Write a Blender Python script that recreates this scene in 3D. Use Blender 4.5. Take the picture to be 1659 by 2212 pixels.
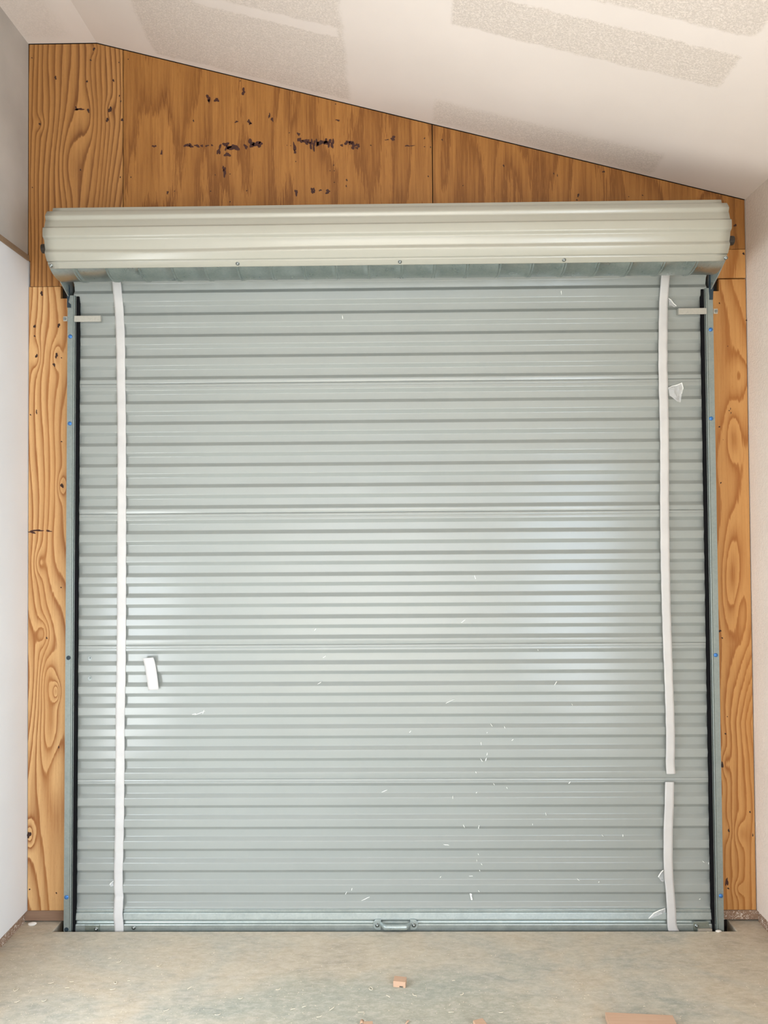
import bpy, bmesh, math, random
from mathutils import Vector, Matrix, noise

for o in list(bpy.data.objects): bpy.data.objects.remove(o, do_unlink=True)
S = bpy.context.scene
COL = S.collection
rnd = random.Random(7)

# ------------------------------------------------------------------ camera
W, H, FPX = 1659.0, 2212.0, 1600.0
PITCH, YAW, ROLL, CZ, DIST = .0197, .0122, -.0072, 1.5073, 2.85
cyw, syw = math.cos(YAW), math.sin(YAW); cpt, spt = math.cos(PITCH), math.sin(PITCH)
FWD = Vector((-syw*cpt, cyw*cpt, spt)); R0 = Vector((cyw, syw, 0)); U0 = R0.cross(FWD)
RT = R0*math.cos(ROLL) + U0*math.sin(ROLL); UP = U0*math.cos(ROLL) - R0*math.sin(ROLL)
CAMP = Vector((0, -DIST, CZ))
cd = bpy.data.cameras.new('camera'); cam = bpy.data.objects.new('camera', cd); COL.objects.link(cam)
cd.sensor_fit = 'VERTICAL'; cd.sensor_height = 36.0; cd.lens = 36.0*FPX/H
cd.clip_start = .05
M = Matrix((RT, UP, -FWD)).transposed().to_4x4(); M.translation = CAMP; cam.matrix_world = M
S.camera = cam

# measured places on the photograph turned into metres on a wall plane y = Y, or on the floor z = Z
def ray(x, y): return FWD + RT*((x-W/2)/FPX) + UP*((H/2-y)/FPX)
def at(x, y, Y=0.0):
    d = ray(x, y); return CAMP + d*((Y-CAMP.y)/d.y)
def atz(x, y, Z=0.0):
    d = ray(x, y); return CAMP + d*((Z-CAMP.z)/d.z)

# ------------------------------------------------------------------ light
S.view_settings.view_transform = 'Standard'; S.view_settings.look = 'None'
S.view_settings.gamma = 1.0; S.view_settings.use_curve_mapping = False
S.view_settings.exposure = 0.08
wd = bpy.data.worlds.new('sky'); S.world = wd; wd.use_nodes = True
wb = wd.node_tree.nodes['Background']; wb.inputs[0].default_value = (.62, .74, 1.0, 1); wb.inputs[1].default_value = 1.0

def area(name, loc, direction, sx, sy, power, col):
    l = bpy.data.lights.new(name, 'AREA'); l.shape = 'RECTANGLE'; l.size = sx; l.size_y = sy
    l.energy = power; l.color = col
    o = bpy.data.objects.new(name, l); COL.objects.link(o); o.location = loc
    o.rotation_euler = Vector(direction).to_track_quat('-Z', 'Y').to_euler(); return o
area('rear_doorway_daylight', (-.1, -5.93, 1.0), (0, 1, .03), 2.3, 1.8, 56, (.98, .96, .94))
area('added_right_fill', (1.46, -3.35, 1.02), (-1, .10, .0), 2.7, 1.85, 125, (.71, .85, 1.0))  # added cool fill to brighten the left wall, from an unseen side opening
area('added_left_fill', (-1.50, -1.475, .74), (1, .0, -.05), 1.33, 1.06, 42, (.86, .93, 1.0))  # added side light in place of a sunlit patch of left wall
sl = bpy.data.lights.new('sun', 'SUN'); sl.energy = 22.0; sl.angle = .01; sl.color = (1.0, .97, .92)
sun = bpy.data.objects.new('sun', sl); COL.objects.link(sun); sun.location = (0, -9, 6)
sun.rotation_euler = Vector((0, .80, -.80)).to_track_quat('-Z', 'Y').to_euler()

# ------------------------------------------------------------------ helpers
def srgb(r, g, b):
    f = lambda c: (c/255/12.92) if c/255 <= .04045 else ((c/255+.055)/1.055)**2.4
    return (f(r), f(g), f(b), 1)

class NT:
    def __init__(s, name):
        s.m = bpy.data.materials.new(name); s.m.use_nodes = True; s.t = s.m.node_tree
        s.b = s.t.nodes['Principled BSDF']; s.out = s.t.nodes['Material Output']
    def n(s, typ, **kw):
        x = s.t.nodes.new(typ)
        for k, v in kw.items():
            if k.startswith('i_'):
                x.inputs[k[2:].replace('_', ' ')].default_value = v
            else: setattr(x, k, v)
        return x
    def l(s, a, b): s.t.links.new(a, b)
    def coord(s, scale=(1, 1, 1), loc=(0, 0, 0)):
        g = s.n('ShaderNodeNewGeometry'); mp = s.n('ShaderNodeMapping')
        mp.inputs['Scale'].default_value = scale; mp.inputs['Location'].default_value = loc
        s.l(g.outputs['Position'], mp.inputs['Vector']); return mp.outputs[0]
    def noise(s, vec, scale, detail=3, rough=.5, dist=0):
        x = s.n('ShaderNodeTexNoise'); x.inputs['Scale'].default_value = scale; x.inputs['Detail'].default_value = detail
        x.inputs['Roughness'].default_value = rough; x.inputs['Distortion'].default_value = dist
        s.l(vec, x.inputs['Vector']); return x.outputs['Fac']
    def ramp(s, fac, stops, interp='LINEAR'):
        x = s.n('ShaderNodeValToRGB'); e = x.color_ramp.elements; x.color_ramp.interpolation = interp
        while len(e) < len(stops): e.new(.5)
        for k, (p, c) in zip(e, stops):
            k.position = p; k.color = c if len(c) == 4 else (*c, 1)
        s.l(fac, x.inputs[0]); return x.outputs[0]
    def math(s, op, a, b=None, clamp=False):
        x = s.n('ShaderNodeMath', operation=op, use_clamp=clamp)
        for i, v in enumerate((a, b)):
            if v is None: continue
            if isinstance(v, (int, float)): x.inputs[i].default_value = v
            else: s.l(v, x.inputs[i])
        return x.outputs[0]
    def mix(s, fac, a, b, blend='MIX'):
        x = s.n('ShaderNodeMix', data_type='RGBA', blend_type=blend)
        for k, v in ((0, fac), (6, a), (7, b)):
            if isinstance(v, (int, float)): x.inputs[k].default_value = v
            elif isinstance(v, tuple): x.inputs[k].default_value = v
            else: s.l(v, x.inputs[k])
        return x.outputs[2]
    def bump(s, h, strength=.3, dist=.002):
        x = s.n('ShaderNodeBump'); x.inputs['Strength'].default_value = strength; x.inputs['Distance'].default_value = dist
        s.l(h, x.inputs['Height']); s.l(x.outputs[0], s.b.inputs['Normal']); return x
    def col(s, c):
        if isinstance(c, tuple): s.b.inputs['Base Color'].default_value = c
        else: s.l(c, s.b.inputs['Base Color'])
    def set(s, rough=.5, metal=0, spec=.5, coat=0, coat_rough=.1):
        s.b.inputs['Roughness'].default_value = rough; s.b.inputs['Metallic'].default_value = metal
        s.b.inputs['Specular IOR Level'].default_value = spec
        s.b.inputs['Coat Weight'].default_value = coat; s.b.inputs['Coat Roughness'].default_value = coat_rough

def link(name, me, mat=None, parent=None):
    o = bpy.data.objects.new(name, me); COL.objects.link(o)
    if mat is not None:
        for m in (mat if isinstance(mat, (list, tuple)) else [mat]): me.materials.append(m)
    if parent is not None: o.parent = parent
    return o
def obj(name, bm, mat=None, parent=None, smooth=False, wn=False, bevel=0):
    me = bpy.data.meshes.new(name); bmesh.ops.recalc_face_normals(bm, faces=bm.faces) if not wn else None
    bm.to_mesh(me); bm.free()
    o = link(name, me, mat, parent)
    if smooth or wn:
        for p in me.polygons: p.use_smooth = True
    if bevel:
        b = o.modifiers.new('bevel', 'BEVEL'); b.width = bevel; b.segments = 2; b.limit_method = 'ANGLE'
    if wn:
        m = o.modifiers.new('wn', 'WEIGHTED_NORMAL'); m.weight = 80; m.keep_sharp = True
    return o
def tag(o, label=None, cat=None, group=None, kind=None):
    if label: o['label'] = label
    if cat: o['category'] = cat
    if group: o['group'] = group
    if kind: o['kind'] = kind
    return o
def empty(name, loc=(0, 0, 0)):
    o = bpy.data.objects.new(name, None); COL.objects.link(o); o.empty_display_size = .05; o.location = loc
    return o
def rel(o, root):
    # parts are modelled in world metres: keep them there under a root that stands elsewhere
    o.parent = root; o.matrix_parent_inverse = Matrix.Translation(root.location).inverted(); return o

def box(bm, a, b, mi=0):
    x0, y0, z0 = a; x1, y1, z1 = b
    v = [bm.verts.new(p) for p in ((x0,y0,z0),(x1,y0,z0),(x1,y1,z0),(x0,y1,z0),(x0,y0,z1),(x1,y0,z1),(x1,y1,z1),(x0,y1,z1))]
    for f in ((0,3,2,1),(4,5,6,7),(0,1,5,4),(1,2,6,5),(2,3,7,6),(3,0,4,7)):
        bm.faces.new([v[i] for i in f]).material_index = mi
def prism_x(bm, prof, x0, x1):
    "closed (y, z) outline swept from x0 to x1"
    a = [bm.verts.new((x0, y, z)) for y, z in prof]; b = [bm.verts.new((x1, y, z)) for y, z in prof]
    n = len(prof)
    for i in range(n): bm.faces.new((a[i], a[(i+1) % n], b[(i+1) % n], b[i]))
    bm.faces.new(a); bm.faces.new(list(reversed(b)))
def prism_y(bm, prof, y0, y1):
    "closed (x, z) outline swept from y0 to y1"
    a = [bm.verts.new((x, y0, z)) for x, z in prof]; b = [bm.verts.new((x, y1, z)) for x, z in prof]
    n = len(prof)
    for i in range(n): bm.faces.new((a[i], a[(i+1) % n], b[(i+1) % n], b[i]))
    bm.faces.new(a); bm.faces.new(list(reversed(b)))
def prism_z(bm, prof, z0, z1):
    a = [bm.verts.new((x, y, z0)) for x, y in prof]; b = [bm.verts.new((x, y, z1)) for x, y in prof]
    n = len(prof)
    for i in range(n): bm.faces.new((a[i], a[(i+1) % n], b[(i+1) % n], b[i]))
    bm.faces.new(a); bm.faces.new(list(reversed(b)))
def cyl(bm, c, axis, r, h, seg=20, r2=None):
    q = Vector(axis).normalized().to_track_quat('Z', 'Y').to_matrix().to_4x4()
    bmesh.ops.create_cone(bm, cap_ends=True, segments=seg, radius1=r, radius2=r if r2 is None else r2, depth=h,
                          matrix=Matrix.Translation(c) @ q)
def tube(bm, pts, rad, seg=10):
    pts = [Vector(p) for p in pts]; rings = []
    n = len(pts)
    for i, p in enumerate(pts):
        t = (pts[min(i+1, n-1)] - pts[max(i-1, 0)]).normalized()
        a = t.cross(Vector((0, 0, 1)));  a = a if a.length > 1e-3 else t.cross(Vector((0, 1, 0)))
        a.normalize(); b = t.cross(a)
        r = rad[i] if isinstance(rad, (list, tuple)) else rad
        ra, rb = r if isinstance(r, tuple) else (r, r)
        rings.append([bm.verts.new(p + a*math.cos(2*math.pi*k/seg)*ra + b*math.sin(2*math.pi*k/seg)*rb) for k in range(seg)])
    for i in range(n-1):
        for k in range(seg):
            bm.faces.new((rings[i][k], rings[i][(k+1) % seg], rings[i+1][(k+1) % seg], rings[i+1][k]))
    bm.faces.new(list(reversed(rings[0]))); bm.faces.new(rings[-1])
def interp(tab, x):
    if x <= tab[0][0]: return tab[0][1]
    for (a, u), (b, v) in zip(tab, tab[1:]):
        if x <= b: return u + (v-u)*(x-a)/(b-a)
    return tab[-1][1]

# ------------------------------------------------------------------ materials
def m_plain(name, c, rough=.5, metal=0, spec=.5):
    t = NT(name); t.col(c); t.set(rough, metal, spec); return t.m

def m_paint(name='sage_painted_steel', a=(143, 147, 142), b=(146, 150, 145)):
    t = NT(name)
    v = t.coord((1, 1, 1)); n = t.noise(v, 3, 3); fine = t.noise(t.coord((40, 40, 40)), 12, 2)
    c = t.ramp(n, [(.3, srgb(*a)), (.7, srgb(*b))])
    t.col(c); t.set(.30, 0, .5)
    t.l(t.ramp(fine, [(.3, (.19,)*3), (.7, (.25,)*3)]), t.b.inputs['Roughness'])
    t.bump(t.noise(v, 6, 2), .05, .002); return t.m
def m_galv(name='galvanised_steel', a=(158, 167, 165), b=(174, 182, 178), rough=.38, metal=.75):
    t = NT(name); v = t.coord()
    vo = t.n('ShaderNodeTexVoronoi'); vo.inputs['Scale'].default_value = 160; t.l(v, vo.inputs['Vector'])
    n = t.noise(v, 22, 4)
    f = t.math('ADD', t.math('MULTIPLY', vo.outputs['Color'], .30), t.math('MULTIPLY', n, .70))
    t.col(t.ramp(f, [(.25, srgb(*a)), (.7, srgb(*b))])); t.set(rough, metal, .5)
    t.l(t.ramp(n, [(.3, (rough-.04,)*3), (.7, (rough+.05,)*3)]), t.b.inputs['Roughness']); return t.m
def m_tape():
    t = NT('white_masking_tape'); v = t.coord()
    c = t.ramp(t.noise(v, 14, 4), [(.3, srgb(188, 186, 183)), (.7, srgb(197, 195, 191))])
    t.col(c); t.set(.75, 0, .3); t.bump(t.noise(v, 700, 3), .12, .0006); return t.m
def m_drywall(name, a, b, scale, strength, knock=False, rough=.85):
    t = NT(name); v = t.coord()
    t.col(t.ramp(t.noise(v, 2.2, 4), [(.3, srgb(*a)), (.7, srgb(*b))])); t.set(rough, 0, .25)
    n = t.noise(v, scale, 3, .55, .6)
    if knock: n = t.ramp(n, [(.46, (0,)*3), (.56, (1,)*3)])
    t.bump(n, strength, .0016); return t.m
def m_ceiling():
    t = NT('taped_ceiling_drywall'); g = t.n('ShaderNodeNewGeometry'); sep = t.n('ShaderNodeSeparateXYZ')
    wob = t.n('ShaderNodeTexNoise'); wob.inputs['Scale'].default_value = 14; wob.inputs['Detail'].default_value = 6
    wob.inputs['Roughness'].default_value = .7
    t.l(g.outputs['Position'], wob.inputs['Vector'])
    d = t.n('ShaderNodeVectorMath', operation='SUBTRACT'); d.inputs[1].default_value = (.5, .5, .5); t.l(wob.outputs['Color'], d.inputs[0])
    d2 = t.n('ShaderNodeVectorMath', operation='SCALE'); d2.inputs['Scale'].default_value = .045; t.l(d.outputs[0], d2.inputs[0])
    ad = t.n('ShaderNodeVectorMath', operation='ADD'); t.l(g.outputs['Position'], ad.inputs[0]); t.l(d2.outputs[0], ad.inputs[1])
    t.l(ad.outputs[0], sep.inputs[0]); X, Y = sep.outputs[0], sep.outputs[1]
    def step(val, edge, soft, up=True):
        m = t.n('ShaderNodeMapRange'); m.interpolation_type = 'SMOOTHSTEP'
        m.inputs['From Min'].default_value = edge-soft; m.inputs['From Max'].default_value = edge+soft
        m.inputs['To Min'].default_value = 0 if up else 1; m.inputs['To Max'].default_value = 1 if up else 0
        t.l(val, m.inputs['Value']); return m.outputs[0]
    def rect(x0, x1, y0, y1, sx=.008, sy=.006):
        a = t.math('MULTIPLY', step(X, x0, sx), step(X, x1, sx, False))
        b = t.math('MULTIPLY', step(Y, y0, sy), step(Y, y1, sy, False)); return t.math('MULTIPLY', a, b)
    A = t.math('SUBTRACT', rect(.19, 1.01, -1.25, -.583), rect(.33, 1.03, -.815, -.735), True)
    B = t.math('SUBTRACT', rect(-.905, -.155, -1.1, -.028, .012), rect(-.66, -.17, -.435, -.385), True)
    Cc = t.math('MULTIPLY', rect(.165, 1.0, -.165, -.02, .01, .02), .75)
    Dd = rect(-1.42, -1.24, -1.4, -.04, .03, .02)
    mask = t.math('ADD', t.math('ADD', A, t.math('MULTIPLY', B, .85)), t.math('ADD', Cc, t.math('MULTIPLY', Dd, .4)), True)
    v = g.outputs['Position']
    st = t.noise(v, 170, 3, .65, .9); st2 = t.ramp(st, [(.42, (0,)*3), (.6, (1,)*3)])
    mud = t.ramp(t.noise(v, 2.5, 4), [(.3, srgb(216, 206, 198)), (.7, srgb(223, 213, 205))])
    tex = t.mix(st2, srgb(198, 187, 177), srgb(220, 209, 199))
    t.col(t.mix(mask, mud, tex)); t.set(.85, 0, .25)
    hgt = t.math('MULTIPLY', mask, st2); t.bump(t.math('ADD', hgt, t.math('MULTIPLY', t.noise(v, 60, 2), .12)), .35, .0014)
    return t.m
def m_plywood(name, light, mid, dark, streak=.35, jag=.3):
    t = NT(name); at_ = t.n('ShaderNodeAttribute'); at_.attribute_name = 'growth'
    v = t.coord((1, 1, .035)); s1 = t.noise(v, 95, 5, .65)
    fine_ = t.noise(t.coord((1, 1, .05)), 260, 3, .6)
    g_ = t.math('ADD', at_.outputs['Fac'], t.math('MULTIPLY', t.math('SUBTRACT', s1, .5), jag))
    g_ = t.math('ADD', g_, t.math('MULTIPLY', t.math('SUBTRACT', fine_, .5), jag*.6))
    fr = t.math('FRACT', g_)
    band = t.ramp(fr, [(0, (0,)*3), (.30, (.10,)*3), (.62, (.45,)*3), (.86, (1,)*3), (.94, (.85,)*3), (1.0, (0,)*3)])
    s2 = t.noise(t.coord((1, 1, .06)), 11, 3)
    sp = t.noise(t.coord((1, 1, .12)), 420, 2)
    c = t.mix(band, light, dark)
    c = t.mix(t.ramp(s2, [(.35, (0,)*3), (.7, (.55,)*3)]), c, mid)
    c = t.mix(t.math('MULTIPLY', t.ramp(s1, [(.42, (0,)*3), (.75, (1,)*3)]), streak), c, dark)
    c = t.mix(t.math('MULTIPLY', t.ramp(sp, [(.55, (0,)*3), (.75, (1,)*3)]), .22), c, dark)
    t.col(c); t.set(.55, 0, .4)
    t.bump(t.math('ADD', t.math('MULTIPLY', band, .5), s1), .18, .0009); return t.m
def m_lumber(name, a, b):
    t = NT(name); v = t.coord((.06, 1, 1)); n = t.noise(v, 120, 4, .6); m2 = t.noise(t.coord(), 9, 3)
    c = t.mix(n, srgb(*a), srgb(*b)); t.col(t.mix(t.ramp(m2, [(.4, (0,)*3), (.8, (.6,)*3)]), c, srgb(*a))); t.set(.75, 0, .3)
    t.bump(n, .2, .001); return t.m
def m_splash(name, a, b):
    "lumber spattered with white wall plaster"
    t = NT(name); n = t.noise(t.coord((.06, 1, 1)), 120, 4, .6)
    c = t.mix(n, srgb(*a), srgb(*b))
    sp = t.noise(t.coord(), 85, 3, .6, 2.2)
    t.col(t.mix(t.ramp(sp, [(.56, (0,)*3), (.60, (1,)*3)]), c, srgb(214, 203, 190))); t.set(.8, 0, .3); t.bump(sp, .4, .002); return t.m
def m_concrete():
    t = NT('stained_concrete'); v = t.coord()
    big = t.noise(t.coord((1, 1.3, 1), (3.1, .4, 0)), 1.9, 5, .6, .8)
    med = t.noise(t.coord((1, 2.4, 1)), 9, 6, .65, .6); fine = t.noise(v, 160, 4, .7)
    base = t.ramp(big, [(.34, srgb(158, 158, 146)), (.47, srgb(176, 170, 155)), (.60, srgb(188, 174, 152)), (.75, srgb(172, 160, 142))])
    c = t.mix(t.math('MULTIPLY', t.ramp(med, [(.40, (0,)*3), (.72, (1,)*3)]), .55), base, srgb(205, 194, 172))
    c = t.mix(t.math('MULTIPLY', t.ramp(med, [(.22, (1,)*3), (.42, (0,)*3)]), .5), c, srgb(140, 140, 132))
    # a wet grey-green trowel stain in front of the door centre
    sep = t.n('ShaderNodeSeparateXYZ'); wob = t.n('ShaderNodeTexNoise'); wob.inputs['Scale'].default_value = 5; wob.inputs['Detail'].default_value = 5
    t.l(v, wob.inputs['Vector'])
    sc = t.n('ShaderNodeVectorMath', operation='SCALE'); sc.inputs['Scale'].default_value = .35; t.l(wob.outputs['Color'], sc.inputs[0])
    ad = t.n('ShaderNodeVectorMath', operation='ADD'); t.l(v, ad.inputs[0]); t.l(sc.outputs[0], ad.inputs[1]); t.l(ad.outputs[0], sep.inputs[0])
    dx = t.math('MULTIPLY', t.math('SUBTRACT', sep.outputs[0], .15), 1.6); dy = t.math('MULTIPLY', t.math('SUBTRACT', sep.outputs[1], -.34), 4.2)
    r = t.math('SQRT', t.math('ADD', t.math('MULTIPLY', dx, dx), t.math('MULTIPLY', dy, dy)))
    st = t.ramp(r, [(.62, (1,)*3), (1.0, (0,)*3)])
    c = t.mix(t.math('MULTIPLY', st, .55), c, srgb(150, 155, 142))
    c = t.mix(t.math('MULTIPLY', t.ramp(fine, [(.5, (0,)*3), (.8, (1,)*3)]), .30), c, srgb(222, 210, 186))
    mot = t.noise(t.coord((1, 2.0, 1), (7, 2, 0)), 30, 6, .75, .25)
    c = t.mix(t.math('MULTIPLY', t.ramp(mot, [(.46, (0,)*3), (.70, (1,)*3)]), .45), c, srgb(220, 210, 196))
    c = t.mix(t.math('MULTIPLY', t.ramp(mot, [(.30, (1,)*3), (.46, (0,)*3)]), .25), c, srgb(136, 132, 122))
    t.col(c); t.set(.82, 0, .3); t.bump(t.math('ADD', t.math('MULTIPLY', med, .6), fine), .22, .0015); return t.m
def m_film():
    t = NT('clear_plastic_film'); t.col((.9, .9, .9, 1)); t.set(.25, 0, .5); t.b.inputs['Alpha'].default_value = .2; return t.m

PAINT = m_paint(); COILP = m_paint('cream_painted_steel', (158, 156, 143), (161, 159, 147)); GALV = m_galv(); GALVD = m_galv('weathered_galvanised_steel', (146, 158, 154), (166, 175, 170), .30, .9)
HANDLE = m_galv('satin_zinc_handle', (150, 162, 160), (166, 176, 173), .30, .5)
RAILM = m_galv('dull_zinc_rail', (130, 139, 135), (143, 151, 146), .5, .5)
ARM = m_galv('pale_zinc_arm', (166, 164, 154), (182, 179, 168), .55, .35)
TAPE = m_tape()
BLACK = m_plain('black_brush_pile', (.006, .006, .007, 1), .9, 0, .1)
BLUE = m_plain('blue_zinc_bolt', srgb(62, 118, 182), .3, .35)
DARKSTEEL = m_plain('dark_blue_steel', srgb(52, 68, 80), .4, .6)
HOLE = m_plain('dark_bolt_hole', srgb(28, 44, 52), .6)
SCREW = m_plain('bright_zinc_screw', srgb(150, 156, 154), .3, .9)
SPECK = m_plain('white_paint_speck', srgb(232, 232, 226), .6)
WHITEW = m_drywall('white_painted_drywall', (217, 215, 213), (225, 223, 221), 210, .16)
GREYW = m_drywall('bare_grey_drywall', (160, 153, 144), (186, 179, 170), 95, .30)
CREAMW = m_drywall('cream_knockdown_drywall', (222, 209, 196), (230, 218, 206), 105, .5, True)
CEIL = m_ceiling(); CONC = m_concrete()
PLY_A = m_plywood('fir_plywood_bold_grain', srgb(212, 170, 116), srgb(182, 129, 73), srgb(140, 84, 37), .22, .32)
PLY_B = m_plywood('fir_plywood_streaked', srgb(163, 112, 55), srgb(140, 91, 37), srgb(112, 67, 22), .6, 1.1)
PLY_C = m_plywood('fir_plywood_blotched', srgb(198, 148, 88), srgb(174, 118, 58), srgb(150, 92, 38), .30, .5)
PLY_U = m_plywood('fir_plywood_amber_shaded', srgb(176, 127, 72), srgb(150, 101, 48), srgb(100, 58, 22), .35, .35)  # amber ageing plus the shade on the upper left sheet, both in the colour
KNOT = m_plain('dark_knot', srgb(48, 22, 10), .7)
SMEAR = m_plain('dark_resin_smear', srgb(56, 20, 8), .6)
LUMB = m_lumber('weathered_lumber', (120, 92, 72), (152, 124, 102)); PINE = m_lumber('fresh_pine', (186, 150, 122), (206, 172, 146))
SPL = m_splash('plaster_spattered_lumber', (130, 104, 84), (156, 128, 106))
DARKWOOD = m_plain('dark_framing', srgb(30, 22, 16), .9)
PLASTER = m_plain('white_plaster', srgb(224, 218, 208), .85)
FILM = m_film()

# ------------------------------------------------------------------ the room
XL, XR = -1.4141, 1.3668
RIDGE = -1.146; ZF = 3.409; SLOPE = -.259
def zc_(x): return ZF if x < RIDGE else ZF + SLOPE*(x-RIDGE)
YB = -6.0        # rear of the room

# floor with the rebated sill in front of the door
E0 = -.060; NL, NR = -1.285, 1.262
bm = bmesh.new()
prism_z(bm, [(-3.0, YB-8), (3.0, YB-8), (3.0, .14), (NR, .14), (NR, E0), (NL, E0), (NL, .14), (-3.0, .14)], -.14, 0)
box(bm, (NL, E0, -.14), (NR, .3, -.05))
fl = obj('floor', bm, CONC, bevel=.004); tag(fl, 'stained grey concrete slab floor with a rebate under the door', 'floor', kind='structure')

# rear wall with its open doorway (behind the viewer), side walls, ceiling
bm = bmesh.new()
for a, b in (((XL-.1, YB-.12, 0), (-1.25, YB, 3.6)), ((1.05, YB-.12, 0), (XR+.1, YB, 3.6)), ((-1.25, YB-.12, 2.5), (1.05, YB, 3.6))): box(bm, a, b)
tag(obj('wall_rear', bm, CREAMW), 'cream drywall rear wall with an open doorway', 'wall', kind='structure')
# left wall: bare upper band set back above a smooth white lower wall, with an unseen window opening added for side light
LZ = 2.553
bm = bmesh.new(); wy0, wy1, wz0, wz1 = -2.15, -.80, .20, 1.28
for a, b in (((-1.55, wy1, .045), (XL, .10, LZ)), ((-1.55, YB, .045), (XL, wy0, LZ)), ((-1.55, wy0, .045), (XL, wy1, wz0)), ((-1.55, wy0, wz1), (XL, wy1, LZ))): box(bm, a, b)
wl = obj('wall_left', bm, WHITEW); tag(wl, 'smooth white painted drywall on the left side', 'wall', kind='structure')
bm = bmesh.new(); prism_y(bm, [(-1.55, LZ+.02), (XL-.001, LZ+.02), (XL-.001, ZF+.05), (-1.55, ZF+.05)], YB, -.001)
obj('upper_panel', bm, GREYW, wl)
bm = bmesh.new(); prism_y(bm, [(-1.54, LZ), (XL+.006, LZ-.002), (XL+.006, LZ+.018), (-1.54, LZ+.022)], YB, -.006)
obj('ledge', bm, m_lumber('plywood_ledge_edge', (124, 102, 80), (156, 132, 106)), wl)
bm = bmesh.new()
for a, b in (((-1.53, wy0-.03, wz0-.03), (XL+.008, wy0, wz1+.03)), ((-1.53, wy1, wz0-.03), (XL+.008, wy1+.03, wz1+.03)),
             ((-1.53, wy0, wz0-.03), (XL+.008, wy1, wz0)), ((-1.53, wy0, wz1), (XL+.008, wy1, wz1+.03))): box(bm, a, b)
tag(obj('added_window', bm, PINE, bevel=.002), 'unseen timber lined window opening added in the left wall for side light', 'window', kind='structure')
bm = bmesh.new(); dy0, dy1, dz = -4.80, -1.90, 2.05; TOPR = 2.764+SLOPE*.02  # right wall gap is an unseen opening, added for the cool fill
for a, b in (((XR, dy1, .045), (XR+.12, .10, TOPR)), ((XR, YB, .045), (XR+.12, dy0, TOPR)), ((XR, dy0, dz), (XR+.12, dy1, TOPR))): box(bm, a, b)
tag(obj('wall_right', bm, CREAMW), 'cream knockdown textured drywall on the right side', 'wall', kind='structure')
# ceiling: flat strip then the long slope, with a soft mudded cove at the right wall
prof = [(XL-.14, ZF), (RIDGE, ZF)]
cv = []
xe = XR; ze = zc_(XR); rr = .05
for k in range(9):
    t = k/8; p0 = (xe-rr, zc_(xe-rr)); p1 = (xe, ze); p2 = (xe, ze-rr*.9)
    cv.append(((1-t)**2*p0[0]+2*t*(1-t)*p1[0]+t*t*p2[0], (1-t)**2*p0[1]+2*t*(1-t)*p1[1]+t*t*p2[1]))
prof += [(XR-.35, zc_(XR-.35))]
full = prof + [(XR+.12, zc_(XR+.12)), (XR+.12, 3.55), (XL-.14, 3.55)]
bm = bmesh.new(); prism_y(bm, full, YB-.12, -.0015)
ce = obj('ceiling', bm, CEIL); tag(ce, 'taped and mudded drywall ceiling sloping down to the right', 'ceiling', kind='structure')

# back wall: dark framing with plywood sheets nailed over it
bm = bmesh.new(); prism_y(bm, [(XL-.13, -.1), (XR+.12, -.1), (XR+.12, zc_(XR)+.1), (RIDGE, ZF+.1), (XL-.13, ZF+.1)], .022, .14)
wb_ = obj('wall_back', bm, DARKWOOD); tag(wb_, 'golden fir plywood sheathed gable wall around the roll-up door', 'wall', kind='structure')

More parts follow.
